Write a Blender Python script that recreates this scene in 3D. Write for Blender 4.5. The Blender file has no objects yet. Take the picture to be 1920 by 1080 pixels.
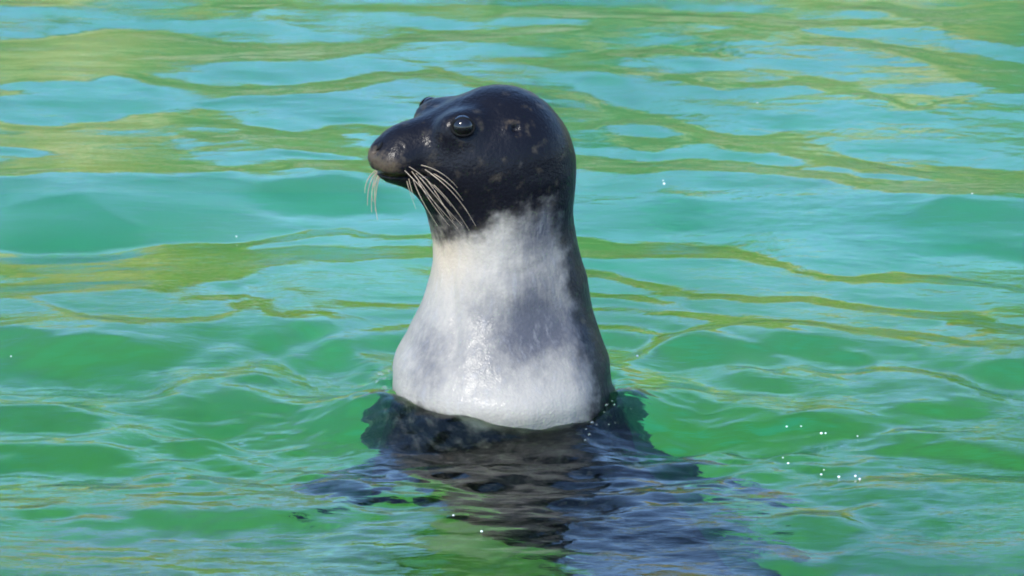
import bpy, bmesh, math, random
import numpy as np
from mathutils import Vector
from mathutils.bvhtree import BVHTree

random.seed(7)
rng = np.random.default_rng(7)
R = math.radians
scene = bpy.context.scene
COL = scene.collection

# ------------------------------------------------------------------ camera
PITCH, DIST, SCALE = R(14.5), 5.0, 1450.0        # SCALE: photo pixels (1920 wide) per metre at the seal
TGT = Vector((0.0, 0.0, 0.150))
FWD = Vector((0, math.cos(PITCH), -math.sin(PITCH)))
UPV = Vector((0, math.sin(PITCH), math.cos(PITCH)))
CAM = TGT - FWD * DIST
FPX = SCALE * DIST
cd = bpy.data.cameras.new('camera'); cam = bpy.data.objects.new('camera', cd); COL.objects.link(cam)
cam.location = CAM; cam.rotation_euler = (math.pi / 2 - PITCH, 0, 0)
cd.sensor_width = 36; cd.lens = 36 * FPX / 1920; cd.clip_start = 0.05; cd.clip_end = 2000
cd.dof.use_dof = True; cd.dof.focus_distance = DIST - 0.08; cd.dof.aperture_fstop = 20
scene.camera = cam

# ------------------------------------------------------------------ sky, sun, exposure
SUN_EL, SUN_AZ = R(43), R(-30)                   # azimuth: 0 = straight behind the camera, negative = to its left
sun_dir = Vector((math.sin(SUN_AZ) * math.cos(SUN_EL), -math.cos(SUN_AZ) * math.cos(SUN_EL), math.sin(SUN_EL)))
w = bpy.data.worlds.new('World'); scene.world = w; w.use_nodes = True
nt = w.node_tree; nt.nodes.clear()
sky = nt.nodes.new('ShaderNodeTexSky'); sky.sky_type = 'NISHITA'; sky.sun_disc = False
sky.air_density = 1.0; sky.dust_density = 0.15; sky.ozone_density = 6.0; sky.sun_elevation = SUN_EL; sky.sun_rotation = math.atan2(sun_dir.x, sun_dir.y)
bg = nt.nodes.new('ShaderNodeBackground'); bg.inputs['Strength'].default_value = 0.15
wo = nt.nodes.new('ShaderNodeOutputWorld')
nt.links.new(sky.outputs[0], bg.inputs[0]); nt.links.new(bg.outputs[0], wo.inputs[0])
sd = bpy.data.lights.new('sun', 'SUN'); sd.energy = 2.0; sd.angle = R(0.5); sd.color = (1.0, 0.95, 0.86)
sun = bpy.data.objects.new('sun', sd); COL.objects.link(sun); sun.location = (0, 0, 20)
sun.rotation_euler = (-sun_dir).to_track_quat('-Z', 'Y').to_euler()
scene.view_settings.view_transform = 'Standard'; scene.view_settings.look = 'None'
scene.view_settings.gamma = 1.0; scene.view_settings.exposure = 1.85
scene.cycles.use_denoising = True
scene.cycles.max_bounces = 7; scene.cycles.transmission_bounces = 5; scene.cycles.glossy_bounces = 3; scene.cycles.diffuse_bounces = 2
scene.cycles.sample_clamp_indirect = 4.0
scene.cycles.filter_width = 1.9

# ------------------------------------------------------------------ helpers
def ray(u, v):
    d = FWD + Vector((1, 0, 0)) * ((u - 960) / FPX) + UPV * (-(v - 540) / FPX)
    return d.normalized()

def on_plane_y(u, v, y=0.0):
    d = ray(u, v); return CAM + d * ((y - CAM.y) / d.y)

def project(x, y, z):
    dx, dy, dz = x - CAM.x, y - CAM.y, z - CAM.z
    dep = dy * FWD.y + dz * FWD.z
    return 960 + FPX * dx / dep, 540 - FPX * (dy * UPV.y + dz * UPV.z) / dep

def mesh_obj(name, verts, faces, mat=None, parent=None, smooth=True):
    me = bpy.data.meshes.new(name)
    me.from_pydata([tuple(map(float, p)) for p in verts], [], [tuple(map(int, f)) for f in faces])
    if smooth: me.polygons.foreach_set('use_smooth', [True] * len(me.polygons))
    me.update()
    o = bpy.data.objects.new(name, me); COL.objects.link(o)
    if mat: me.materials.append(mat)
    if parent: o.parent = parent
    return o

def big_mesh(name, V, F, mat=None, parent=None):
    """numpy verts (n,3) and quads (m,4) -> smooth mesh object"""
    me = bpy.data.meshes.new(name)
    me.vertices.add(len(V)); me.vertices.foreach_set('co', V.astype(np.float32).ravel())
    me.loops.add(len(F) * 4); me.loops.foreach_set('vertex_index', F.astype(np.int32).ravel())
    me.polygons.add(len(F)); me.polygons.foreach_set('loop_start', np.arange(0, len(F) * 4, 4, dtype=np.int32))
    me.polygons.foreach_set('use_smooth', np.ones(len(F), bool))
    me.update(calc_edges=True); me.validate()
    o = bpy.data.objects.new(name, me); COL.objects.link(o)
    if mat: me.materials.append(mat)
    if parent: o.parent = parent
    return o

def tag(o, label=None, cat=None, group=None, kind=None):
    for k, v in (('label', label), ('category', cat), ('group', group), ('kind', kind)):
        if v: o[k] = v
    return o

def mat_new(name):
    m = bpy.data.materials.new(name); m.use_nodes = True
    n = m.node_tree; n.nodes.clear()
    out = n.nodes.new('ShaderNodeOutputMaterial')
    def add(t, **kw):
        nd = n.nodes.new('ShaderNode' + t)
        for k, v in kw.items(): setattr(nd, k, v)
        return nd
    return m, n, out, add

def ramp(nd, stops):
    cr = nd.color_ramp
    while len(cr.elements) > 1: cr.elements.remove(cr.elements[-1])
    cr.elements[0].position = stops[0][0]; cr.elements[0].color = (*stops[0][1], 1)
    for p, c in stops[1:]:
        e = cr.elements.new(p); e.color = (*c, 1)

def noise2(X, Y, seed, scale):
    """smooth value noise on arrays"""
    r = np.random.default_rng(seed); T = r.random((64, 64))
    x, y = X * scale + 1000.3, Y * scale + 1000.7
    xi, yi = np.floor(x).astype(int), np.floor(y).astype(int)
    fx, fy = x - xi, y - yi
    fx = fx * fx * (3 - 2 * fx); fy = fy * fy * (3 - 2 * fy)
    g = lambda a, b: T[a % 64, b % 64]
    return (g(xi, yi) * (1 - fx) + g(xi + 1, yi) * fx) * (1 - fy) + (g(xi, yi + 1) * (1 - fx) + g(xi + 1, yi + 1) * fx) * fy

def fbm(X, Y, seed, scale, octv=3):
    s, a, t = 0, 1.0, 0
    for k in range(octv):
        s = s + a * noise2(X, Y, seed + k, scale * 2 ** k); t += a; a *= .5
    return s / t

def sstep(a, b, x):
    t = np.clip((x - a) / (b - a), 0, 1); return t * t * (3 - 2 * t)

# ------------------------------------------------------------------ surroundings: pool basin, ground, bank
POOL = (-8.0, 8.0, -4.2, 7.0)          # x0 x1 y0 y1
DEPTH = 1.35
def simple_mat(name, stops, scale, rough=0.9, bump=0.3, detail=6):
    m, n, out, add = mat_new(name)
    tc = add('TexCoord'); nz = add('TexNoise'); nz.inputs['Scale'].default_value = scale; nz.inputs['Detail'].default_value = detail
    cr = add('ValToRGB'); ramp(cr, stops); b = add('BsdfPrincipled'); b.inputs['Roughness'].default_value = rough
    bp = add('Bump'); bp.inputs['Strength'].default_value = bump; bp.inputs['Distance'].default_value = 0.05
    L = n.links.new
    L(tc.outputs['Object'], nz.inputs['Vector']); L(nz.outputs[0], cr.inputs[0]); L(cr.outputs[0], b.inputs['Base Color'])
    L(nz.outputs[0], bp.inputs['Height']); L(bp.outputs[0], b.inputs['Normal']); L(b.outputs[0], out.inputs[0])
    return m

# pool floor: turquoise painted concrete under a green algae film; patches also paint in uneven wave light
def floor_material():
    m, n, out, add = mat_new('algae_wavelight_floor'); L = n.links.new
    tc = add('TexCoord'); nz = add('TexNoise'); nz.inputs['Scale'].default_value = 1.1; nz.inputs['Detail'].default_value = 7
    nz.inputs['Roughness'].default_value = .62; nz.inputs['Distortion'].default_value = .6
    L(tc.outputs['Object'], nz.inputs['Vector'])
    sp = add('SeparateXYZ'); L(tc.outputs['Object'], sp.inputs[0])
    mr = add('MapRange'); mr.inputs['From Min'].default_value = .5; mr.inputs['From Max'].default_value = 3.7  # bluer far end: sky reflection partly put into the floor colour
    L(sp.outputs['Y'], mr.inputs['Value'])
    ad = add('Math', operation='MULTIPLY_ADD'); ad.inputs[1].default_value = 0.9; L(nz.outputs[0], ad.inputs[0])
    ml = add('Math', operation='MULTIPLY_ADD'); ml.inputs[1].default_value = 0.75; ml.inputs[2].default_value = -.32
    L(mr.outputs[0], ml.inputs[0]); L(ml.outputs[0], ad.inputs[2])
    cr = add('ValToRGB'); ramp(cr, [(0.12, (.03, .10, .002)), (.30, (.035, .22, .006)), (.5, (.028, .24, .05)), (.7, (.018, .27, .10)), (.9, (.014, .25, .095))])
    L(ad.outputs[0], cr.inputs[0])
    b = add('BsdfPrincipled'); b.inputs['Roughness'].default_value = .9; L(cr.outputs[0], b.inputs['Base Color']); L(b.outputs[0], out.inputs[0])
    return m

M_floor = floor_material()
x0, x1, y0, y1 = POOL
fl = mesh_obj('pool_floor', [(x0, y0, -DEPTH), (x1, y0, -DEPTH), (x1, y1, -DEPTH), (x0, y1, -DEPTH)], [(0, 1, 2, 3)], M_floor); tag(fl, kind='structure')
M_coping = simple_mat('pale_concrete', [(.3, (.22, .20, .10)), (.7, (.42, .38, .26))], 2.5)
def pool_wall():
    V, F = [], []
    t, top = .35, .22
    A = [(x0, y0), (x1, y0), (x1, y1), (x0, y1)]; B = [(x0 - t, y0 - t), (x1 + t, y0 - t), (x1 + t, y1 + t), (x0 - t, y1 + t)]
    for z in (-DEPTH, top):
        for p in A: V.append((*p, z))
        for p in B: V.append((*p, z))
    for i in range(4):
        j = (i + 1) % 4
        F += [(i, 8 + i, 8 + j, j), (8 + i, 12 + i, 12 + j, 8 + j), (12 + i, 4 + i, 4 + j, 12 + j)]
    return mesh_obj('pool_wall', V, F, M_coping, smooth=False)
tag(pool_wall(), kind='structure')

M_ground = simple_mat('dry_grass_ground', [(.3, (.10, .13, .03)), (.55, (.22, .20, .07)), (.75, (.36, .31, .17))], .8)
def ground():
    t = .34; big = 400
    V = [(-big, -big, .2), (big, -big, .2), (big, big, .2), (-big, big, .2), (x0 - t, y0 - t, .2), (x1 + t, y0 - t, .2), (x1 + t, y1 + t, .2), (x0 - t, y1 + t, .2)]
    return mesh_obj('ground', V, [(0, 1, 5, 4), (1, 2, 6, 5), (2, 3, 7, 6), (3, 0, 4, 7)], M_ground, smooth=False)
tag(ground(), kind='structure')

M_bank = simple_mat('sandstone_bank', scale=.95, bump=.6, stops= [(.36, (.035, .08, .002)), (.49, (.10, .13, .005)), (.59, (.32, .24, .04)), (.71, (.66, .54, .30))])
def bank():
    xs = np.linspace(-14, 14, 113); ys = np.linspace(y1 + .34, y1 + 7.5, 40)
    X, Y = np.meshgrid(xs, ys)
    t = (Y - ys[0]) / (ys[-1] - ys[0])
    prof = 1.45 * sstep(0, .30, t) * (1 - .9 * sstep(.6, 1, t))
    Z = .17 + prof * (.75 + .5 * fbm(X, Y, 30, .5)) + .25 * (fbm(X, Y, 40, 1.4) - .5) * sstep(0, .1, t) * (1 - sstep(.9, 1, t))
    V = np.stack([X, Y, Z], -1).reshape(-1, 3); nx = len(xs)
    i, j = np.meshgrid(np.arange(nx - 1), np.arange(len(ys) - 1)); k = (j * nx + i).ravel()
    return big_mesh('bank', V, np.stack([k, k + 1, k + nx + 1, k + nx], -1), M_bank)
tag(bank(), kind='structure')

# ------------------------------------------------------------------ shrubs on the bank (met in the picture only as reflections)
def leaf_mat(name, c0, c1):
    m, n, out, add = mat_new(name); L = n.links.new
    oi = add('TexCoord'); nz = add('TexNoise'); nz.inputs['Scale'].default_value = 3; cr = add('ValToRGB'); ramp(cr, [(.3, c0), (.7, c1)])
    b = add('BsdfPrincipled'); b.inputs['Roughness'].default_value = .6
    L(oi.outputs['Object'], nz.inputs['Vector']); L(nz.outputs[0], cr.inputs[0]); L(cr.outputs[0], b.inputs['Base Color']); L(b.outputs[0], out.inputs[0])
    return m
M_leaf = [leaf_mat('yellow_green_leaves', (.06, .12, .01), (.16, .22, .02)), leaf_mat('mid_green_leaves', (.03, .08, .008), (.09, .16, .015)),
          leaf_mat('olive_leaves', (.07, .11, .015), (.17, .20, .03))]
M_bark = simple_mat('shrub_bark', [(.3, (.10, .07, .05)), (.7, (.22, .17, .12))], 9)
def shrub(x, y, h, wd, mi, label):
    root = bpy.data.objects.new('shrub', None); COL.objects.link(root); root.location = (x, y, .75)
    r = np.random.default_rng(int(abs(x) * 91 + y * 17) + 5)
    V, F = [], []
    for k in range(6):
        a = r.random() * 6.28; e = np.array([math.cos(a) * wd * .35, math.sin(a) * wd * .3, h * .75]); b0 = np.array([0, 0, -.6])
        for s in range(2):
            p0 = b0 + (e - b0) * s / 2; p1 = b0 + (e - b0) * (s + 1) / 2; r0, r1 = .05 * (1 - .4 * s), .05 * (1 - .4 * (s + 1))
            o = len(V)
            for p, rr in ((p0, r0), (p1, r1)):
                for q in range(6): V.append(p + np.array([math.cos(q * 1.047) * rr, math.sin(q * 1.047) * rr, 0]))
            for q in range(6): F.append((o + q, o + (q + 1) % 6, o + 6 + (q + 1) % 6, o + 6 + q))
    mesh_obj('stem', V, F, M_bark, root)
    n = 2600
    c = r.normal(size=(26, 3)) * [wd * .30, wd * .28, h * .22] + [0, 0, h * .55]
    P = c[r.integers(0, 26, n)] + r.normal(size=(n, 3)) * [wd * .10, wd * .10, h * .09]
    P[:, 2] = np.clip(P[:, 2], -.3, None)
    A = r.normal(size=(n, 3)); A /= np.linalg.norm(A, axis=1)[:, None]
    B = np.cross(A, r.normal(size=(n, 3))); B /= np.linalg.norm(B, axis=1)[:, None]
    s = (.05 + .05 * r.random((n, 1)))
    Q = np.stack([P - A * s * 1.6, P + B * s * .7, P + A * s * 1.6, P - B * s * .7], 1).reshape(-1, 3)
    big_mesh('crown', Q, np.arange(n * 4).reshape(-1, 4), M_leaf[mi], root)
    return tag(root, label, 'shrub', 'shrubs mirrored in the pool')
spots = [(-6.4, 10.6, 1.9, 2.4, 1), (-4.2, 11.4, 2.5, 2.6, 0), (-1.9, 10.2, 1.5, 2.2, 2), (.3, 11.6, 2.2, 2.5, 0), (2.4, 10.4, 1.3, 2.0, 2), (4.6, 11.2, 2.4, 2.8, 1), (7.0, 10.6, 1.9, 2.4, 0)]
for s in spots:
    s = (s[0], s[1], s[2] * .72, s[3], s[4]); shrub(*s, ('yellow green shrub on the sandy bank mirrored in the pool', 'dark green shrub on the sandy bank mirrored in the pool', 'olive shrub on the sandy bank mirrored in the pool')[s[4]])

# ------------------------------------------------------------------ water height field
# bands of the surface that lean away from the viewer (they mirror the bank), traced on the photograph: (x, y, half-width) in photo pixels
def conv(S, ox, oy, k=2.0):
    return [[(ox + x / k, oy + y / k, hw * 1.14 / k) for x, y, hw in s] for s in S]
Z4 = [
 [(-60,200,55),(150,190,60),(300,190,75),(450,150,75),(600,170,85),(700,200,70),(850,190,45),(1000,195,38),(1200,185,32),(1400,170,22),(1500,140,22),(1700,132,26),(1920,140,26)],
 [(-60,290,40),(150,290,35),(300,290,35),(420,260,30),(550,270,40),(650,310,40),(750,345,30),(900,335,24),(1100,335,20),(1300,325,28),(1450,290,28),(1600,270,18),(1720,300,14),(1790,330,8)],
 [(620,380,35),(700,420,45),(620,450,50),(480,480,55),(350,510,55),(200,520,60),(-60,500,50)],
 [(-60,640,50),(150,650,40),(350,600,80),(550,590,90),(700,640,50),(800,660,25),(900,665,10)],
 [(700,450,60),(850,470,40),(950,500,40),(1050,520,45),(1200,560,40),(1350,570,40)],
 [(800,580,40),(780,530,40)],
 [(1000,490,30),(1150,520,35),(1250,500,35),(1300,470,25),(1380,480,25),(1440,500,20)],
 [(1100,640,15),(1250,645,22),(1370,640,25)],
 [(-60,365,20),(80,370,18),(60,390,15)],
 [(-60,940,40),(200,930,35),(400,910,25),(600,900,20),(700,895,14),(850,895,14),(1000,870,12),(1200,850,12),(1400,860,14),(1600,870,14)],
 [(-60,1040,60),(250,1000,60),(450,960,60),(650,950,60),(850,960,55),(1000,960,45),(1150,950,45),(1300,960,40),(1450,950,35),(1600,950,25)],
 [(-60,1100,50),(300,1080,60),(600,1050,60),(800,1050,50),(950,1010,30),(1080,1000,25)],
 [(820,15,8),(920,25,18),(1070,20,8)], [(-60,5,6),(150,10,14),(250,5,6)]]
Z5 = [
 [(-40,30,15),(200,40,25),(400,50,30),(600,65,28),(800,65,28),(950,80,35),(1080,90,25),(1180,75,12)],
 [(-40,125,30),(150,115,20),(300,105,8)],
 [(1230,20,10),(1400,20,25),(1550,60,30),(1700,90,50),(1850,100,60),(1980,110,60)], [(1500,20,20),(1650,50,40),(1800,30,40),(1980,40,50)],
 [(1130,150,20),(1300,165,22),(1450,185,20),(1600,220,30),(1700,260,50),(1850,280,70),(1980,300,60)],
 [(750,140,10),(830,135,28),(910,145,12)], [(330,195,12),(450,195,15),(600,195,15),(740,210,8)], [(600,280,8),(680,310,10),(770,330,6)],
 [(890,315,8),(1000,320,8),(1050,300,12),(1180,310,30),(1300,340,25),(1400,385,18),(1500,405,14),(1650,385,8)],
 [(340,385,12),(450,425,28),(600,450,28),(700,490,30),(850,520,35),(1000,530,45),(1150,580,45),(1300,620,35),(1450,640,25),(1700,650,40),(1980,680,30)],
 [(240,600,25),(330,620,45),(450,640,30),(620,620,30),(800,640,32),(1000,660,28),(1200,690,25),(1400,720,30),(1600,730,40),(1800,740,50),(1980,760,40)],
 [(440,530,30),(560,545,25)], [(250,470,10),(350,460,12),(390,455,8)],
 [(250,920,50),(400,930,45),(600,940,40),(800,950,32),(950,965,22),(1050,1000,12),(1100,1030,8)], [(260,1030,25),(400,1050,20),(600,1080,15)],
 [(1180,1045,15),(1300,1050,28),(1450,1020,30),(1600,1030,18),(1750,1045,15),(1980,1075,12)]]
Z6 = [
 [(-60,20,30),(150,20,30),(350,20,30),(600,30,30),(800,60,25),(900,70,15)],
 [(100,80,14),(200,115,14),(350,155,18),(500,175,18),(650,185,20),(780,175,20),(860,140,15),(900,90,15)], [(700,80,20),(740,120,20),(720,150,12)],
 [(-60,385,8),(250,400,10),(350,410,20),(500,415,22),(620,405,14),(740,380,8)], [(-60,455,12),(150,450,10),(260,445,20),(350,465,22),(430,490,6)],
 [(1040,300,14),(1120,350,18),(1250,420,14)]]
Z7 = [
 [(0,40,12),(150,60,12),(300,90,20),(450,130,22),(600,160,18),(800,170,22),(1000,200,28),(1200,205,20),(1350,220,14),(1500,250,12),(1700,270,8)],
 [(200,10,15),(400,45,14),(600,55,18),(800,50,22),(1000,75,20),(1200,95,20),(1400,115,30),(1550,150,30),(1700,190,20)], [(1250,340,10),(1400,380,18),(1540,415,8)]]
AWAY = conv(Z4, 0, 0) + conv(Z5, 960, 0) + conv(Z6, 0, 540) + conv(Z7, 1100, 540)
# faces that lean towards the viewer (they show the green depth)
D6 = [[(-60,270,60),(200,300,50),(420,310,60),(600,320,40)], [(700,480,40),(900,490,60),(1100,520,60),(1250,560,40)], [(-60,620,30),(200,630,30),(450,640,25)], [(-60,500,25),(200,510,30),(350,530,20)],
      [(1000,200,40),(1150,250,60),(1300,330,60),(1380,360,40)], [(760,880,18),(950,850,22),(1150,870,18)], [(520,850,14),(620,870,16)], [(80,850,14),(250,830,16)], [(880,390,14),(1000,390,14)]]
D7 = [[(200,500,50),(400,500,60),(600,530,50),(800,540,36),(1000,520,30),(1250,490,25),(1500,470,20)], [(600,370,30),(760,380,20)], [(700,240,20),(900,280,25),(1050,300,12)], [(1500,360,30),(1700,340,30)],
      [(800,900,40),(950,900,40)], [(1060,830,24),(1130,850,20)], [(1250,840,25),(1330,890,25)], [(700,1020,16),(850,1040,18),(1000,980,16)], [(720,650,14),(900,680,14),(1030,700,12)], [(1100,590,14),(1400,600,14),(1700,640,14)]]
D5 = [[(1600,860,60),(1750,850,70),(1980,870,80)], [(560,790,40),(700,800,30)], [(300,310,30),(480,350,30)]]
D4 = [[(100,830,60),(300,820,50),(450,860,40)], [(1000,740,30),(1250,730,40),(1500,750,30)]]
TOWARD = conv(D6, 0, 540) + conv(D7, 1100, 540) + conv(D5, 960, 0) + conv(D4, 0, 0)

PS = 4.0                                           # stroke raster: one cell per 4 photo pixels, with a margin
PU = np.arange(-160, 2080, PS); PV = np.arange(-160, 1240, PS)
UU, VV = np.meshgrid(PU, PV)
def raster(strokes, jit):
    U = UU + jit * (fbm(UU, VV * 2.2, 3, 1 / 70) - .5) * 2.4
    V = VV + jit * .55 * (fbm(UU, VV * 2.2, 9, 1 / 60) - .5) * 2.4
    best = np.full(UU.shape, 9.0)
    for s in strokes:
        for (ax, ay, ar), (bx, by, br) in zip(s[:-1], s[1:]):
            m = max(ar, br) * 3 + 30
            i0, i1 = np.searchsorted(PV, [min(ay, by) - m, max(ay, by) + m]); j0, j1 = np.searchsorted(PU, [min(ax, bx) - m, max(ax, bx) + m])
            if i1 <= i0 or j1 <= j0: continue
            u, v = U[i0:i1, j0:j1] - ax, V[i0:i1, j0:j1] - ay
            dx, dy = bx - ax, by - ay
            t = np.clip((u * dx + v * dy) / (dx * dx + dy * dy + 1e-6), 0, 1)
            d = np.hypot(u - t * dx, v - t * dy) / np.maximum(ar + (br - ar) * t, 3)
            best[i0:i1, j0:j1] = np.minimum(best[i0:i1, j0:j1], d)
    return 1 - sstep(.85, 1.15, best)
UU0, VV0 = UU, VV
UU = UU0 + 22 * (fbm(UU0, VV0 * 2.5, 33, 1 / 26, 2) - .5); VV = VV0 + 9 * (fbm(UU0, VV0 * 2.5, 36, 1 / 26, 2) - .5)
MA, MT = raster(AWAY, 16), raster(TOWARD, 14)
UU, VV = UU0, VV0

GS = 0.005
gx = np.arange(-2.2, 2.2, GS); gy = np.arange(-2.2, 4.4, GS)
GX, GY = np.meshgrid(gx, gy)
pu, pv = project(GX, GY, 0 * GX)
def samp(M):
    a = np.clip((pu - PU[0]) / PS, 0, len(PU) - 1.001); b = np.clip((pv - PV[0]) / PS, 0, len(PV) - 1.001)
    i, j = b.astype(int), a.astype(int); fb, fa = b - i, a - j
    return (M[i, j] * (1 - fa) + M[i, j + 1] * fa) * (1 - fb) + (M[i + 1, j] * (1 - fa) + M[i + 1, j + 1] * fa) * fb
inside = sstep(-150, -20, pu) * (1 - sstep(1940, 2070, pu)) * sstep(-150, -20, pv) * (1 - sstep(1100, 1230, pv))
far_band = sstep(.50, .62, fbm(GX * .45, GY, 50, 4.2, 3))          # the same kind of bands beyond the frame
tow_band = sstep(.55, .65, fbm(GX * .45, GY, 60, 4.0, 3))
A_ = samp(MA) * inside + far_band * (1 - inside)
T_ = samp(MT) * inside + tow_band * (1 - inside) * .6

def lowpass(A, sx, sy):
    ky = np.fft.fftfreq(A.shape[0], GS)[:, None]; kx = np.fft.rfftfreq(A.shape[1], GS)[None, :]
    return np.fft.irfft2(np.fft.rfft2(A) * np.exp(-2 * (np.pi ** 2) * ((kx * sx) ** 2 + (ky * sy) ** 2)), s=A.shape)
AWAY_SLOPE, TOWARD_SLOPE = np.interp(pv, [0, 500, 900], [.15, .19, .22]), np.interp(pv, [400, 620], [.15, .30])   # just steep enough to mirror the bank
S = -AWAY_SLOPE * A_ + TOWARD_SLOPE * T_
# least-squares surface whose slope along y follows S while its slope along x stays gentle
def from_slope(S, lam, mu):
    ky = 2 * np.pi * np.fft.fftfreq(S.shape[0], GS)[:, None]; kx = 2 * np.pi * np.fft.rfftfreq(S.shape[1], GS)[None, :]
    return np.fft.irfft2(np.fft.rfft2(S) * (-1j * ky) / (ky ** 2 + lam * kx ** 2 + mu), s=S.shape)
H = from_slope(S - S.mean(), 0.35, (2 * np.pi / 1.8) ** 2)
H = lowpass(H, .005, .003)
# random wavelets over everything
def wavelets(X, Y, seed, n, l0, l1, slope, spread):
    r = np.random.default_rng(seed); h = 0
    for k in range(n):
        lam = l0 * (l1 / l0) ** r.random(); th = math.pi / 2 + (r.random() - .5) * spread; kk = 2 * math.pi / lam
        h = h + (slope / math.sqrt(n) * math.sqrt(2) / kk) * np.sin(kk * (X * math.cos(th) + Y * math.sin(th)) + r.random() * 6.28)
    return h
near = 1 - sstep(520, 800, pv)                      # far water calmer, near water busier
H = H + wavelets(GX, GY, 11, 14, .10, .30, .034, 1.6) * (.6 + .95 * (1 - near))
H = H + wavelets(GX, GY, 12, 16, .022, .07, .045, 2.2) * (.12 + .60 * (1 - near) + .28 * near * sstep(.1, .5, GX)) * (.4 + 1.2 * fbm(GX, GY, 70, 3.0))
# rings and wake round the seal
SX, SY = -0.01, 0.0
rr = np.hypot(GX - SX, (GY - SY)); ang = np.arctan2(GY - SY, GX - SX)
wob = fbm(GX, GY, 85, 5.0, 2) - .5
def hump(cx, cy, sx, sy, rot=0.0):
    c_, s_ = math.cos(rot), math.sin(rot); dx, dy = GX - cx, GY - cy
    return np.exp(-((dx * c_ + dy * s_) / sx) ** 2 - ((-dx * s_ + dy * c_) / sy) ** 2)
H = H + wavelets(GX, GY, 13, 18, .028, .06, .062, 1.7) * sstep(.45, .7, fbm(GX * .7, GY, 75, 4.5, 2)) * (.12 + .65 * (1 - near))
rough_n = fbm(GX, GY * 1.3, 88, 26, 3) - .5
H = H + .008 * np.exp(-((rr - .165) / .03) ** 2) * (.3 + 1.4 * fbm(ang * 2, rr * 4, 80, 1.0))
H = H + .032 * hump(-.165, -.095, .090, .065, -.6) + .017 * hump(-.065, -.175, .06, .035) + .010 * (fbm(ang * 3.2, rr * 3, 83, 1.0, 2) - .5) * np.exp(-((rr - .15) / .06) ** 2) + .018 * hump(.145, -.085, .05, .045, .7)        # water heaped against the shoulders
H = H + .009 * rough_n * np.clip(hump(-.17, -.10, .10, .09) + hump(.15, -.09, .08, .10) + 1.0 * np.exp(-((rr - .155) / .04) ** 2), 0, 1)
H = H - .005 * np.exp(-((rr - .27) / .05) ** 2)
front = sstep(-.1, .5, -np.sin(ang)) * np.exp(-((rr - .36) / .22) ** 2)
H = H + .0016 * np.sin(2 * math.pi * (rr + .10 * wob) / .10 + .8 * np.sin(ang * 2)) * np.exp(-((rr - .36) / .16) ** 2)
H = H + .017 * (fbm(GX * .75 + GY * .35, GY * 1.5 - GX * .25, 89, 15, 3) - .5) * front                  # slanting chop over the sunken body
# smooth standing folds of the wake: crest lines in photo pixels
H = H + from_slope(samp(raster([[(470, 560, 16), (520, 625, 18), (600, 690, 18), (690, 745, 14)], [(1160, 700, 10), (1215, 662, 12), (1290, 640, 12), (1380, 634, 8)]], 6)) * -.34 + .26 * samp(raster([[(540, 590, 26), (600, 650, 30), (680, 715, 26)], [(1230, 690, 16), (1320, 672, 18), (1450, 690, 14)]], 6)), .5, (2 * np.pi / .6) ** 2)

def height(X, Y):
    a = (X - gx[0]) / GS; b = (Y - gy[0]) / GS
    ins = (a > 0) & (a < len(gx) - 2) & (b > 0) & (b < len(gy) - 2)
    a = np.clip(a, 0, len(gx) - 2.001); b = np.clip(b, 0, len(gy) - 2.001)
    i, j = b.astype(int), a.astype(int); fb, fa = b - i, a - j
    h = (H[i, j] * (1 - fa) + H[i, j + 1] * fa) * (1 - fb) + (H[i + 1, j] * (1 - fa) + H[i + 1, j + 1] * fa) * fb
    e = sstep(0, .3, X - gx[0]) * sstep(0, .3, gx[-1] - X) * sstep(0, .3, Y - gy[0]) * sstep(0, .3, gy[-1] - Y)
    o = wavelets(X, Y, 21, 14, .15, .6, .10, 1.4)
    return h * e + o * (1 - e)

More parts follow.
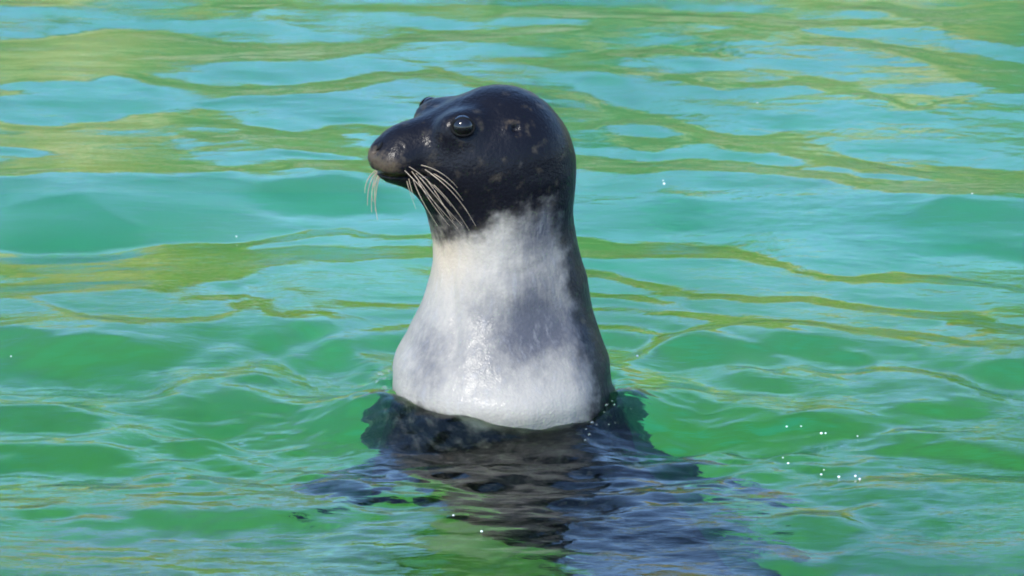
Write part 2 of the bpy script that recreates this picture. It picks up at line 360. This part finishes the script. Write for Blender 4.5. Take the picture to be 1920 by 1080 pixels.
def axis(a0, a1, lo, hi, step):
    mid = list(np.arange(a0, a1, step)); l, r, s = [], [], step
    x = a0
    while x > lo: s *= 1.10; x -= s; l.append(max(x, lo))
    x, s = mid[-1], step
    while x < hi: s *= 1.10; x += s; r.append(min(x, hi))
    return np.array(l[::-1] + mid + r)
wx = axis(-1.0, 1.0, x0 - .05, x1 + .05, .004); wy = axis(-1.0, 2.7, y0 - .05, y1 + .05, .004)
WX, WY = np.meshgrid(wx, wy)
V = np.stack([WX, WY, height(WX, WY)], -1).reshape(-1, 3); nx = len(wx)
i, j = np.meshgrid(np.arange(nx - 1), np.arange(len(wy) - 1)); k = (j * nx + i).ravel()
def water_material():
    m, n, out, add = mat_new('pool_water'); L = n.links.new
    tc = add('TexCoord')
    mp = add('Mapping'); mp.inputs['Scale'].default_value = (14, 34, 20); L(tc.outputs['Object'], mp.inputs[0])
    nz = add('TexNoise'); nz.inputs['Scale'].default_value = 1.0; nz.inputs['Detail'].default_value = 4; nz.inputs['Distortion'].default_value = .5; L(mp.outputs[0], nz.inputs['Vector'])
    mp2 = add('Mapping'); mp2.inputs['Scale'].default_value = (26, 78, 40); mp2.inputs['Rotation'].default_value = (0, 0, .12); L(tc.outputs['Object'], mp2.inputs[0])
    n2 = add('TexNoise'); n2.inputs['Scale'].default_value = 1.0; n2.inputs['Detail'].default_value = 3; n2.inputs['Distortion'].default_value = 1.0; L(mp2.outputs[0], n2.inputs['Vector'])
    n3 = add('TexNoise'); n3.inputs['Scale'].default_value = 4.5; n3.inputs['Detail'].default_value = 2; L(tc.outputs['Object'], n3.inputs['Vector'])
    pr = add('MapRange'); pr.inputs[1].default_value = .42; pr.inputs[2].default_value = .68; pr.inputs[3].default_value = .15; pr.inputs[4].default_value = .5; L(n3.outputs[0], pr.inputs[0])
    sy2 = add('SeparateXYZ'); L(tc.outputs['Object'], sy2.inputs[0])
    py = add('MapRange'); py.inputs[1].default_value = .9; py.inputs[2].default_value = 0.0; py.inputs[3].default_value = .3; L(sy2.outputs['Y'], py.inputs[0])
    m1 = add('Math', operation='MULTIPLY'); L(pr.outputs[0], m1.inputs[0]); L(py.outputs[0], m1.inputs[1])
    m2 = add('Math', operation='MULTIPLY'); L(n2.outputs[0], m2.inputs[0]); L(m1.outputs[0], m2.inputs[1])
    sm = add('Math', operation='MULTIPLY_ADD'); L(nz.outputs[0], sm.inputs[0]); sm.inputs[1].default_value = .28; L(m2.outputs[0], sm.inputs[2])
    bp = add('Bump'); bp.inputs['Strength'].default_value = .26; bp.inputs['Distance'].default_value = .012; L(sm.outputs[0], bp.inputs['Height'])
    fr = add('Fresnel'); fr.inputs['IOR'].default_value = 1.333; L(bp.outputs[0], fr.inputs['Normal'])
    gl = add('BsdfGlossy'); gl.inputs['Roughness'].default_value = 0.0; L(bp.outputs[0], gl.inputs['Normal'])
    rf = add('BsdfRefraction'); rf.inputs['IOR'].default_value = 1.333; rf.inputs['Roughness'].default_value = 0.0; L(bp.outputs[0], rf.inputs['Normal'])
    tr = add('BsdfTransparent')
    for q in (rf, tr): q.inputs['Color'].default_value = (.93, 1, .98, 1)
    mx = add('MixShader'); mx.inputs[0].default_value = .08; L(rf.outputs[0], mx.inputs[1]); L(tr.outputs[0], mx.inputs[2])
    mf = add('MixShader'); L(fr.outputs[0], mf.inputs[0]); L(mx.outputs[0], mf.inputs[1]); L(gl.outputs[0], mf.inputs[2])
    L(mf.outputs[0], out.inputs[0])
    return m
water = big_mesh('water', V, np.stack([k, k + 1, k + nx + 1, k + nx], -1), water_material())
tag(water, kind='structure')

# ------------------------------------------------------------------ the seal: one continuous skin from an implicit surface
YAW = R(20)
HF = np.array([-math.cos(YAW), -math.sin(YAW), 0.0]); HL = np.array([math.sin(YAW), -math.cos(YAW), 0.0])   # head: forward, near side
HC = np.array([0.0, 0.0, 0.0])
def head_pt(a, l, z): return HC + HF * a + HL * l + np.array([0, 0, z])

# body rings: z, centre x, centre y, half-width x, half-width y
BODY = np.array([
 (.40, -.016, .010, .066, .066), (.335, -.012, .008, .080, .076), (.285, -.014, .004, .0905, .084), (.245, -.014, .002, .0925, .088), (.206, -.008, .000, .0935, .090),
 (.170, -.005, -.004, .1005, .097), (.131, -.008, -.008, .111, .108), (.095, -.011, -.018, .1255, .121), (.062, -.0135, -.025, .1395, .133), (.035, -.012, -.033, .1415, .139),
 (0., -.006, -.022, .150, .142), (-.05, -.006, -.006, .163, .148), (-.12, -.004, .0, .180, .155), (-.22, .030, .005, .172, .152), (-.32, .055, .015, .170, .150), (-.44, .110, .01, .168, .150), (-.58, .175, .01, .158, .142), (-.72, .230, .02, .135, .122), (-.84, .270, .03, .105, .095), (-.94, .300, .04, .072, .066), (-1.02, .325, .05, .045, .04)])
BODY = BODY[::-1]
def cubic(zq, zs, vs):
    """Catmull-Rom through the ring table"""
    m = np.gradient(vs, zs); i = np.clip(np.searchsorted(zs, zq) - 1, 0, len(zs) - 2)
    h = zs[i + 1] - zs[i]; t = np.clip((zq - zs[i]) / h, 0, 1)
    return (2*t**3 - 3*t**2 + 1) * vs[i] + (t**3 - 2*t**2 + t) * h * m[i] + (-2*t**3 + 3*t**2) * vs[i+1] + (t**3 - t**2) * h * m[i+1]

def smin(a, b, k):
    h = np.clip(.5 + .5 * (b - a) / k, 0, 1); return b * (1 - h) + a * h - k * h * (1 - h)
def smax(a, b, k): return -smin(-a, -b, k)

def ell(P, c, r):
    q = [(P[i] - c[i]) for i in range(3)]
    k0 = np.sqrt((q[0] / r[0]) ** 2 + (q[1] / r[1]) ** 2 + (q[2] / r[2]) ** 2)
    k1 = np.sqrt((q[0] / r[0] ** 2) ** 2 + (q[1] / r[1] ** 2) ** 2 + (q[2] / r[2] ** 2) ** 2)
    return k0 * (k0 - 1) / np.maximum(k1, 1e-6)

def cone(P, a, b, ra, rb, sy=1.0):
    """tapered capsule, squeezed along local axis 1 by sy"""
    A, B = np.array(a, float), np.array(b, float); d = B - A; L2 = d @ d
    q0, q1, q2 = P[0] - A[0], P[1] - A[1], P[2] - A[2]
    t = np.clip((q0 * d[0] + q1 * d[1] + q2 * d[2]) / L2, 0, 1)
    r = ra + (rb - ra) * t
    return np.sqrt((q0 - t * d[0]) ** 2 + ((q1 - t * d[1]) / sy) ** 2 + (q2 - t * d[2]) ** 2) - r

def paddle(P, a, b, wdir, wa, wb, th):
    """flat flipper: tapered capsule thinned across its flat"""
    A, B = np.array(a), np.array(b); d = B - A; ln = np.linalg.norm(d); d = d / ln
    wv = np.array(wdir, float); wv -= d * (wv @ d); wv /= np.linalg.norm(wv); nv = np.cross(d, wv)
    q = [P[i] - A[i] for i in range(3)]
    t = q[0]*d[0] + q[1]*d[1] + q[2]*d[2]; s = q[0]*wv[0] + q[1]*wv[1] + q[2]*wv[2]; n_ = q[0]*nv[0] + q[1]*nv[1] + q[2]*nv[2]
    tt = np.clip(t, 0, ln); r = wa + (wb - wa) * tt / ln
    return (np.sqrt((t - tt) ** 2 + s ** 2 + (n_ * (wa / th)) ** 2) - r) * (th / wa) * 1.3

def sdf(X, Y, Z):
    zc = Z[0, 0, :]; zs = BODY[:, 0]
    cx, cy, rx, ry = (cubic(np.clip(zc, zs[0], zs[-1]), zs, BODY[:, k]) for k in (1, 2, 3, 4))
    k0 = np.sqrt(((X - cx) / rx) ** 2 + ((Y - cy) / ry) ** 2)
    f = (k0 - 1) * np.minimum(rx, ry)
    f = smax(f, Z - .352, .05); f = smax(f, -1.0 - Z, .03)
    if zc.min() < -.02:
        P = (X, Y, Z)
        f = smin(f, paddle(P, (-.10, -.08, -.14), (-.225, -.17, -.21), (0, .2, 1), .062, .046, .016), .04)
        f = smin(f, paddle(P, (.17, -.06, -.13), (.33, -.12, -.30), (0, -.3, 1), .055, .035, .014), .04)
        f = smin(f, paddle(P, (.315, .03, -.96), (.37, -.02, -1.12), (1, .4, .3), .04, .06, .012), .03)
        f = smin(f, paddle(P, (.325, .07, -.96), (.40, .10, -1.12), (1, -.4, .3), .04, .06, .012), .03)
    if zc.max() > .19:
        a = (X - HC[0]) * HF[0] + (Y - HC[1]) * HF[1]; l = (X - HC[0]) * HL[0] + (Y - HC[1]) * HL[1]
        la = np.abs(l); P = (a, l, Z); PM = (a, la, Z)
        h = ell(P, (.010, 0, .330), (.080, .080, .086))                               # brain case
        h = smin(h, ell(P, (.055, 0, .326), (.078, .074, .064)), .03)                  # cheeks
        h = smin(h, cone(P, (.07, 0, .336), (.148, 0, .338), .053, .032, 1.08), .025)   # muzzle
        h = smin(h, cone(P, (.138, 0, .345), (.172, 0, .338), .0265, .0215, 1.0), .018)   # nose bridge
        h = smin(h, cone(P, (.05, 0, .294), (.155, 0, .321), .043, .017, 1.0), .022)    # lower jaw
        h = smin(h, ell(PM, (.157, .019, .333), (.029, .021, .021)), .010)             # whisker pads
        h = smin(h, cone(P, (.035, 0, .352), (.135, 0, .344), .060, .031, 1.0), .02)      # forehead running into the bridge
        h = smin(h, ell(PM, (.083, .043, .376), (.032, .021, .022)), .02)              # brows
        h = smax(h, -(np.sqrt((a - .089) ** 2 + (la - .066) ** 2 + (Z - .382) ** 2) - .0125), .006)   # eye sockets
        h = smax(h, -ell(PM, (.1910, .009, .350), (.010, .0035, .0075)), .004)            # nostrils
        mz = .316 + .12 * np.clip(.178 - a, 0, .2)
        h = smax(h, -ell(P, (.165, 0, .3185), (.050, .060, .003)), .003)                  # mouth line
        f = smin(f, h, .045)
    return f

DX = .0035
sx_ = np.arange(-.30, .49, DX); sy_ = np.arange(-.32, .22, DX)
sz_ = np.concatenate([np.arange(-1.22, -.06, .009), np.arange(-.055, .44, .0033)])
F3 = np.empty((len(sx_), len(sy_), len(sz_)), np.float32)
for c0 in range(0, len(sz_), 40):
    zz = sz_[c0:c0 + 40]
    X, Y, Z = np.meshgrid(sx_, sy_, zz, indexing='ij')
    F3[:, :, c0:c0 + 40] = sdf(X, Y, Z)

def surface_nets(F, ax):
    ins = F < 0
    c = [ins[i:F.shape[0]-1+i, j:F.shape[1]-1+j, k:F.shape[2]-1+k] for i in (0, 1) for j in (0, 1) for k in (0, 1)]
    n = sum(q.astype(np.int8) for q in c); act = (n > 0) & (n < 8)
    idx = np.full(act.shape, -1, np.int64); cells = np.argwhere(act); idx[act] = np.arange(len(cells))
    acc = np.zeros((len(cells), 3)); cnt = np.zeros(len(cells))
    offs = [(i, j, k) for i in (0, 1) for j in (0, 1) for k in (0, 1)]
    val = {o: F[cells[:, 0] + o[0], cells[:, 1] + o[1], cells[:, 2] + o[2]].astype(float) for o in offs}
    for o in offs:
        for d in range(3):
            if o[d] == 0:
                p = list(o); p[d] = 1; p = tuple(p); v0, v1 = val[o], val[p]
                m = (v0 < 0) != (v1 < 0)
                t = np.where(m, v0 / np.where(m, v0 - v1, 1), 0)
                pt = np.tile(np.array(o, float), (len(cells), 1)); pt[:, d] = t
                acc[m] += pt[m]; cnt[m] += 1
    loc = cells + acc / cnt[:, None]
    V = np.stack([np.interp(loc[:, d], np.arange(len(ax[d])), ax[d]) for d in range(3)], -1)
    Q = []
    for d in range(3):
        s0 = [slice(None)] * 3; s1 = [slice(None)] * 3; s0[d] = slice(0, -1); s1[d] = slice(1, None)
        A, B = ins[tuple(s0)], ins[tuple(s1)]
        e = np.argwhere(A != B); fl_ = A[tuple(e.T)]
        u, v = (d + 1) % 3, (d + 2) % 3
        def cell(du, dv):
            q = e.copy(); q[:, u] -= du; q[:, v] -= dv; return idx[tuple(q.T)]
        q = np.stack([cell(1, 1), cell(0, 1), cell(0, 0), cell(1, 0)], -1)
        q[~fl_] = q[~fl_][:, ::-1]
        Q.append(q)
    return V, np.concatenate(Q)
SV, SF = surface_nets(F3, (sx_, sy_, sz_))
# a little fairing
E = np.unique(np.sort(np.concatenate([SF[:, [0, 1]], SF[:, [1, 2]], SF[:, [2, 3]], SF[:, [3, 0]]]), 1), axis=0)
deg = np.bincount(E.ravel(), minlength=len(SV)).astype(float)
for it, wgt in enumerate((.5, -.52, .5, -.52, .5, -.5)):
    acc = np.stack([np.bincount(E[:, 0], SV[E[:, 1], d], len(SV)) + np.bincount(E[:, 1], SV[E[:, 0], d], len(SV)) for d in range(3)], -1)
    SV = SV + wgt * (acc / deg[:, None] - SV)

seal = bpy.data.objects.new('seal', None); COL.objects.link(seal)
tag(seal, 'seal rearing upright out of the green pool, wet black head in profile, pale chest', 'seal')

# fur pattern: how dark, how grey, how warm the coat is
pu_, pv_ = project(SV[:, 0], 0 * SV[:, 0], SV[:, 2] + SV[:, 1] * math.tan(PITCH) * 0)     # side-on coat chart, by height and breadth
def blob(u, v, cu, cv, ru, rv): return np.exp(-(((u - cu) / ru) ** 2 + ((v - cv) / rv) ** 2))
ju = pu_ + 26 * (fbm(SV[:, 0], SV[:, 2], 101, 28, 3) - .5) * 2; jv = pv_ + 26 * (fbm(SV[:, 0] + 5, SV[:, 2], 111, 28, 3) - .5) * 2
edge_v = np.interp(pu_, [690, 800, 830, 880, 930, 980, 1030, 1060, 1100], [420, 415, 412, 405, 385, 365, 350, 372, 380])
head_dark = 1 - sstep(-60, 85, jv - edge_v)
back_u = np.interp(pv_, [300, 380, 440, 500, 560, 620, 700, 800], [1030, 1045, 1054, 1066, 1080, 1096, 1118, 1136])
back_dark = sstep(-42, 30, ju - back_u)
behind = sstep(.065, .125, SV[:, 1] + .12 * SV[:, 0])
under = 1 - sstep(-.016, .010, SV[:, 2] - .008 - .022 * sstep(0, .12, -SV[:, 0]) + .03 * (fbm(SV[:, 0], SV[:, 1], 120, 30, 2) - .5))  # coat darker from the waterline down
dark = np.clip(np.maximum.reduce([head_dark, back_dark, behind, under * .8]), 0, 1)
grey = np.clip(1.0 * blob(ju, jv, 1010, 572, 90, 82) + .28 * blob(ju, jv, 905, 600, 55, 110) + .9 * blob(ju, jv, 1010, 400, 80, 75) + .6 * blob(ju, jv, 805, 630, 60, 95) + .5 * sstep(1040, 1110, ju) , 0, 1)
warm = np.clip(blob(pu_, pv_, 820, 450, 60, 60) + .8 * blob(pu_, pv_, 705, 300, 45, 30) + .4 * blob(pu_, pv_, 735, 320, 50, 30), 0, 1)
muzz = np.clip(blob(pu_, pv_, 730, 284, 34, 24) + .8 * blob(pu_, pv_, 698, 268, 16, 18), 0, 1)
vn = np.zeros_like(SV); fn_ = np.cross(SV[SF[:, 2]] - SV[SF[:, 0]], SV[SF[:, 3]] - SV[SF[:, 1]])
for q in range(4):
    for d in range(3): vn[:, d] += np.bincount(SF[:, q], fn_[:, d], len(SV))
vn /= np.linalg.norm(vn, axis=1)[:, None] + 1e-9
pu2, pv2 = project(SV[:, 0], SV[:, 1], SV[:, 2]); facing = (vn[:, 1] < 0)
rel = (-.008 * blob(pu2, pv2, 1010, 620, 75, 75) + .007 * blob(pu2, pv2, 975, 770, 80, 40) + .003 * blob(pu2, pv2, 920, 540, 60, 50) - .0035 * blob(pu2, pv2, 850 + (pv2 - 590) * .06, 600, 10, 80)
       - .0012 * blob(pu2, pv2 + (pu2 - 980) * .15 + 12 * np.sin(pu2 / 23), 990, 500, 70, 7)) * facing
rel = rel + .0045 * (fbm(SV[:, 0] + SV[:, 1], SV[:, 2], 150, 14, 3) - .5) * (1 - sstep(.26, .32, SV[:, 2])) + .0012 * (fbm(SV[:, 0] - SV[:, 1], SV[:, 2], 160, 60, 2) - .5)
SV = SV + vn * rel[:, None]
tmp_bvh = BVHTree.FromPolygons([Vector(v) for v in SV], [tuple(q) for q in SF.tolist()])
ear = tmp_bvh.ray_cast(CAM, ray(966, 241)); ec, en = np.array(ear[0]), np.array(ear[1])
ed = np.linalg.norm((SV - ec) * [1, 1, 1], axis=1)
SV = SV + en * (-.007 * np.exp(-(ed / .0045) ** 2) + .0015 * np.exp(-((ed - .011) / .006) ** 2) * (SV[:, 0] < ec[0]))[:, None]
muzz = np.clip(muzz + .55 * np.exp(-((ed - .011) / .005) ** 2) * (fbm(SV[:, 0], SV[:, 2], 140, 90, 2) > .48), 0, 1)

def coat_material():
    m, n, out, add = mat_new('wet_fur'); L = n.links.new
    tc = add('TexCoord')
    at = {}
    for nm in ('dark', 'grey', 'warm', 'muzzle'):
        q = add('Attribute'); q.attribute_name = nm; at[nm] = q.outputs['Fac']
    def nz(scale, vec=(1, 1, 1), detail=4, rough=.55):
        mp = add('Mapping'); mp.inputs['Scale'].default_value = vec; L(tc.outputs['Object'], mp.inputs[0])
        q = add('TexNoise'); q.inputs['Scale'].default_value = scale; q.inputs['Detail'].default_value = detail; q.inputs['Roughness'].default_value = rough
        L(mp.outputs[0], q.inputs['Vector']); return q.outputs[0]
    def mth(op, a, b, c=None):
        q = add('Math', operation=op)
        for i_, v in enumerate((a, b, c)):
            if v is None: continue
            if isinstance(v, (int, float)): q.inputs[i_].default_value = v
            else: L(v, q.inputs[i_])
        return q.outputs[0]
    def mix(f, a, b):
        q = add('Mix', data_type='RGBA')
        L(f, q.inputs[0]) if not isinstance(f, (int, float)) else setattr(q.inputs[0], 'default_value', f)
        for s_, v in ((q.inputs[6], a), (q.inputs[7], b)):
            if isinstance(v, tuple): s_.default_value = (*v, 1)
            else: L(v, s_)
        return q.outputs[2]
    def remap(v, lo, hi):
        q = add('MapRange', interpolation_type='SMOOTHSTEP'); L(v, q.inputs[0]); q.inputs[1].default_value = lo; q.inputs[2].default_value = hi; return q.outputs[0]
    spots_, fine, streak = nz(55, detail=5), nz(260, detail=3), nz(120, (1, 1, .22), 4)
    dk = remap(mth('ADD', at['dark'], mth('MULTIPLY', mth('SUBTRACT', spots_, .5), 1.0)), .16, .86)
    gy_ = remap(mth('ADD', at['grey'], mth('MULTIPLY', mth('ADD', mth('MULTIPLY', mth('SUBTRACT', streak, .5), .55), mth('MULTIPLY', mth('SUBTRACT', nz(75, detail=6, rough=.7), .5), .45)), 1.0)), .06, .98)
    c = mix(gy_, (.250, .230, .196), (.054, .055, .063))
    c = mix(mth('MULTIPLY', at['warm'], .5), c, (.40, .30, .19))
    c = mix(mth('MULTIPLY', remap(streak, .5, .75), .2), c, (.36, .35, .34))
    dkc = mix(remap(spots_, .55, .75), (.004, .004, .006), (.030, .025, .019))
    c = mix(dk, c, dkc)
    c = mix(mth('MULTIPLY', remap(mth('ADD', at['muzzle'], mth('MULTIPLY', mth('SUBTRACT', nz(150, detail=4, rough=.7), .5), 1.6)), .25, 1.0), .8), c, (.062, .046, .030))
    b = add('BsdfPrincipled'); L(c, b.inputs['Base Color'])
    b.inputs['Roughness'].default_value = .45; b.inputs['Specular IOR Level'].default_value = .06
    b.inputs['Coat Weight'].default_value = .24; b.inputs['Coat Roughness'].default_value = .17; b.inputs['Coat IOR'].default_value = 1.33
    bp = add('Bump'); bp.inputs['Strength'].default_value = .45; bp.inputs['Distance'].default_value = .004
    hh = mth('ADD', mth('MULTIPLY', streak, .6), mth('MULTIPLY', fine, .6)); L(hh, bp.inputs['Height']); L(bp.outputs[0], b.inputs['Normal'])
    bc = add('Bump'); bc.inputs['Strength'].default_value = .3; bc.inputs['Distance'].default_value = .004; L(hh, bc.inputs['Height']); L(bc.outputs[0], b.inputs['Coat Normal'])
    L(b.outputs[0], out.inputs[0])
    return m
M_coat = coat_material()
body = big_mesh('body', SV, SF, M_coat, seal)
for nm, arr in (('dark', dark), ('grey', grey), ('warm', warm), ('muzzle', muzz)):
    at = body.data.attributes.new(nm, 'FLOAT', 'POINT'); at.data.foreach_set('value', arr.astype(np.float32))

def plain(name, col, rough, coat=0.0, spec=.5):
    m, n, out, add = mat_new(name); b = add('BsdfPrincipled')
    tc = add('TexCoord'); q = add('TexNoise'); q.inputs['Scale'].default_value = 90; L = n.links.new; L(tc.outputs['Object'], q.inputs['Vector'])
    cr = add('ValToRGB'); ramp(cr, [(.3, tuple(.75 * v for v in col)), (.7, tuple(min(1, 1.2 * v) for v in col))]); L(q.outputs[0], cr.inputs[0]); L(cr.outputs[0], b.inputs['Base Color'])
    b.inputs['Roughness'].default_value = rough; b.inputs['Coat Weight'].default_value = coat; b.inputs['Coat Roughness'].default_value = .03; b.inputs['Specular IOR Level'].default_value = spec
    L(b.outputs[0], out.inputs[0]); return m
M_eye = plain('dark_eye', (.004, .003, .003), .10, .15, .3)
M_lid = plain('wet_eyelid', (.003, .003, .003), .8, .0, .15)
M_whisk = plain('pale_whisker', (.30, .24, .17), .4)

def uv_sphere(c, r, nu=32, nv=20):
    V, F = [], []
    for i in range(nv + 1):
        t = math.pi * i / nv
        for j in range(nu):
            p = 2 * math.pi * j / nu; V.append((c[0] + r * math.sin(t) * math.cos(p), c[1] + r * math.sin(t) * math.sin(p), c[2] + r * math.cos(t)))
    for i in range(nv):
        for j in range(nu): F.append((i * nu + j, (i + 1) * nu + j, (i + 1) * nu + (j + 1) % nu, i * nu + (j + 1) % nu))
    return V, F
for sd_ in (1, -1):
    c = head_pt(.088, .0605 * sd_, .382)
    V, F = uv_sphere(c, .0142); e = mesh_obj('eye', V, F, M_eye, seal)
    # lids: an uneven ring hugging the ball
    nrm = HL * sd_ * .93 + HF * .25 + np.array([0, 0, .16]); nrm /= np.linalg.norm(nrm)
    t1 = np.cross(nrm, [0, 0, 1]); t1 /= np.linalg.norm(t1); t2 = np.cross(nrm, t1)
    V, F = [], []; NU, NV = 40, 8
    for i in range(NU):
        p = 2 * math.pi * i / NU
        rad = .0118 + .0010 * math.cos(2 * p); cc = c + (t1 * math.cos(p) * rad * 1.10 + t2 * math.sin(p) * rad * .96) + nrm * (.0072 - .0015 * math.cos(2 * p))
        od = (t1 * math.cos(p) + t2 * math.sin(p))
        for j in range(NV):
            q = 2 * math.pi * j / NV; V.append(cc + od * .0020 * math.cos(q) + nrm * .0011 * math.sin(q))
    for i in range(NU):
        for j in range(NV): F.append((i * NV + j, ((i + 1) % NU) * NV + j, ((i + 1) % NU) * NV + (j + 1) % NV, i * NV + (j + 1) % NV))
    mesh_obj('eyelid', V, F, M_lid, e)

# ------------------------------------------------------------------ whiskers
bvh = BVHTree.FromPolygons([Vector(v) for v in SV], [tuple(q) for q in SF.tolist()])
def hit(u, v):
    h = bvh.ray_cast(CAM, ray(u, v)); return h[0]
def curve_tube(pts, r0, r1, nseg=14, nr=6):
    P = [np.array(p) for p in pts]; V, F = [], []
    for i in range(nseg + 1):
        t = i / nseg
        c = P[0] * (1 - t) ** 2 + P[1] * 2 * t * (1 - t) + P[2] * t * t
        d = 2 * (1 - t) * (P[1] - P[0]) + 2 * t * (P[2] - P[1]); d = d / np.linalg.norm(d)
        a = np.cross(d, [0.3, .9, .2]); a /= np.linalg.norm(a); b = np.cross(d, a); rad = r0 + (r1 - r0) * t
        for q in range(nr): V.append(c + (a * math.cos(6.2832 * q / nr) + b * math.sin(6.2832 * q / nr)) * rad)
    for i in range(nseg):
        for q in range(nr): F.append((i * nr + q, i * nr + (q + 1) % nr, (i + 1) * nr + (q + 1) % nr, (i + 1) * nr + q))
    return V, F
WHISK = [((766, 334), (770, 352), (777, 374)), ((774, 336), (786, 372), (821, 424)), ((782, 338), (806, 380), (843, 424)), ((788, 334), (824, 378), (866, 422)), ((792, 316), (838, 342), (876, 396)),
         ((800, 322), (856, 356), (892, 424)), ((808, 324), (846, 342), (868, 376)), ((778, 324), (800, 345), (852, 412)), ((770, 320), (796, 352), (832, 405)), ((786, 310), (828, 316), (858, 352)), ((760, 328), (764, 350), (780, 392)), ((756, 318), (790, 350), (858, 428)), ((790, 328), (836, 360), (880, 432)), ((764, 312), (800, 330), (846, 386)), ((796, 332), (820, 362), (850, 416))]
for k_, (a, b, c) in enumerate(WHISK):
    p0 = hit(*a)
    if p0 is None: continue
    p1 = on_plane_y(*b, p0.y - .022); p2 = on_plane_y(*c, p0.y - .016)
    V, F = curve_tube((p0 + Vector((0, .003, 0)), p1, p2), .00048, .00018); mesh_obj('whisker', V, F, M_whisk, seal)
FARW = [((712, 318), (688, 335), (689, 385)), ((710, 320), (694, 340), (697, 398)), ((714, 322), (694, 345), (708, 412)), ((708, 318), (684, 332), (684, 362)), ((716, 320), (702, 352), (704, 396)), ((718, 322), (690, 352), (700, 378))]
yf = float(head_pt(.165, -.035, 0)[1])
for a, b, c in FARW:
    V, F = curve_tube((on_plane_y(*a, yf), on_plane_y(*b, yf + .010), on_plane_y(*c, yf + .012)), .0009, .0004); mesh_obj('whisker', V, F, M_whisk, seal)

# ------------------------------------------------------------------ bubbles and drops where the chest breaks the water, white beads put in for sun glints
def drop_mat(name, trans, col):
    m, n, out, add = mat_new(name); b = add('BsdfPrincipled'); b.inputs['Base Color'].default_value = (*col, 1)
    b.inputs['Transmission Weight'].default_value = trans; b.inputs['IOR'].default_value = 1.333; b.inputs['Roughness'].default_value = .05
    n.links.new(b.outputs[0], out.inputs[0]); return m
M_drop = drop_mat('clear_drop', .92, (.85, .92, .88)); M_glint = drop_mat('glint', .1, (.82, .86, .82))
def on_water(u, v):
    d = ray(u, v); p = CAM + d * (-CAM.z / d.z); return p
US, UF = uv_sphere((0, 0, 0), 1.0, 10, 7); US = np.array(US); UF = np.array(UF)
def blobs(name, items, mat):
    V, F = [], []
    for (c, r) in items:
        F.append(UF + sum(map(len, V))); V.append(US * np.array([r, r, r * .75]) + np.array(c))
    return big_mesh(name, np.concatenate(V), np.concatenate(F), mat)
r_ = np.random.default_rng(5); items = []
for k_ in range(150):
    t = r_.random(); side = r_.random()
    if side < .5: u, v = 715 + 110 * t + r_.normal() * 14, 715 + 65 * t + r_.normal() * 14
    elif side < .75: u, v = 830 + 230 * t, 783 + 20 * t + r_.normal() * 5
    else: u, v = 1085 + 95 * t + r_.normal() * 10, 790 - 40 * t + r_.normal() * 22
    p = on_water(u, v); rad = .0009 + .0026 * r_.random() ** 3
    items.append(((p.x, p.y, float(height(np.array([p.x]), np.array([p.y]))[0]) + rad * .2), rad))
for k_ in range(26):                                      # the little ring of froth thrown up on one side
    a = 6.2832 * k_ / 26; p = on_water(793 + 27 * math.cos(a) + r_.normal() * 2, 772 + 22 * math.sin(a) + r_.normal() * 2); rad = .002 + .002 * r_.random()
    items.append(((p.x, p.y, float(height(np.array([p.x]), np.array([p.y]))[0]) + .003), rad))
tag(blobs('splash', items, M_drop), 'clear bubbles and drops ringing the seal where its chest breaks the water', 'splash', kind='stuff')
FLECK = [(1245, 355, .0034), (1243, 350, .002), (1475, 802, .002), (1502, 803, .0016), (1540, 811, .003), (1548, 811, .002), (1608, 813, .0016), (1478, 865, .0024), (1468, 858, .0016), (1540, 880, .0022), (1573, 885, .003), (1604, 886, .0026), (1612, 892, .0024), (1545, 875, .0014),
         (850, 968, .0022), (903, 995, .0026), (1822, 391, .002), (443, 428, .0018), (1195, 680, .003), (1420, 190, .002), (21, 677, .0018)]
items = []  # white beads added where the sun would sparkle on the ripples
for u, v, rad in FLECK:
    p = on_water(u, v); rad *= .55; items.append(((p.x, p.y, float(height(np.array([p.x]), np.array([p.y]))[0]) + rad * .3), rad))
tag(blobs('glint_flecks', items, M_glint), 'tiny white beads standing in for sun glints on the open water', 'glint', kind='stuff')

# nostrils: dark slits set into the nose
for (u, v), sd_ in (((713, 275), 1),):
    h = bvh.ray_cast(CAM, ray(u, v))
    if h[0] is None: continue
    n_ = np.array(h[1]); t_ = np.array([.25, 0, 1.0]); t_ = t_ - n_ * (n_ @ t_); t_ /= np.linalg.norm(t_); b_ = np.cross(n_, t_)
    Q = np.array(uv_sphere((0, 0, 0), 1.0, 14, 10)[0]); bend = .35 * Q[:, 2] ** 2
    V = np.array(h[0]) + np.outer(Q[:, 2] * .0070, t_) + np.outer((Q[:, 0] + bend * 3) * .0021, b_) + np.outer(Q[:, 1] * .0022, n_)
    mesh_obj('nostril', V, uv_sphere((0, 0, 0), 1.0, 14, 10)[1], M_lid, seal)
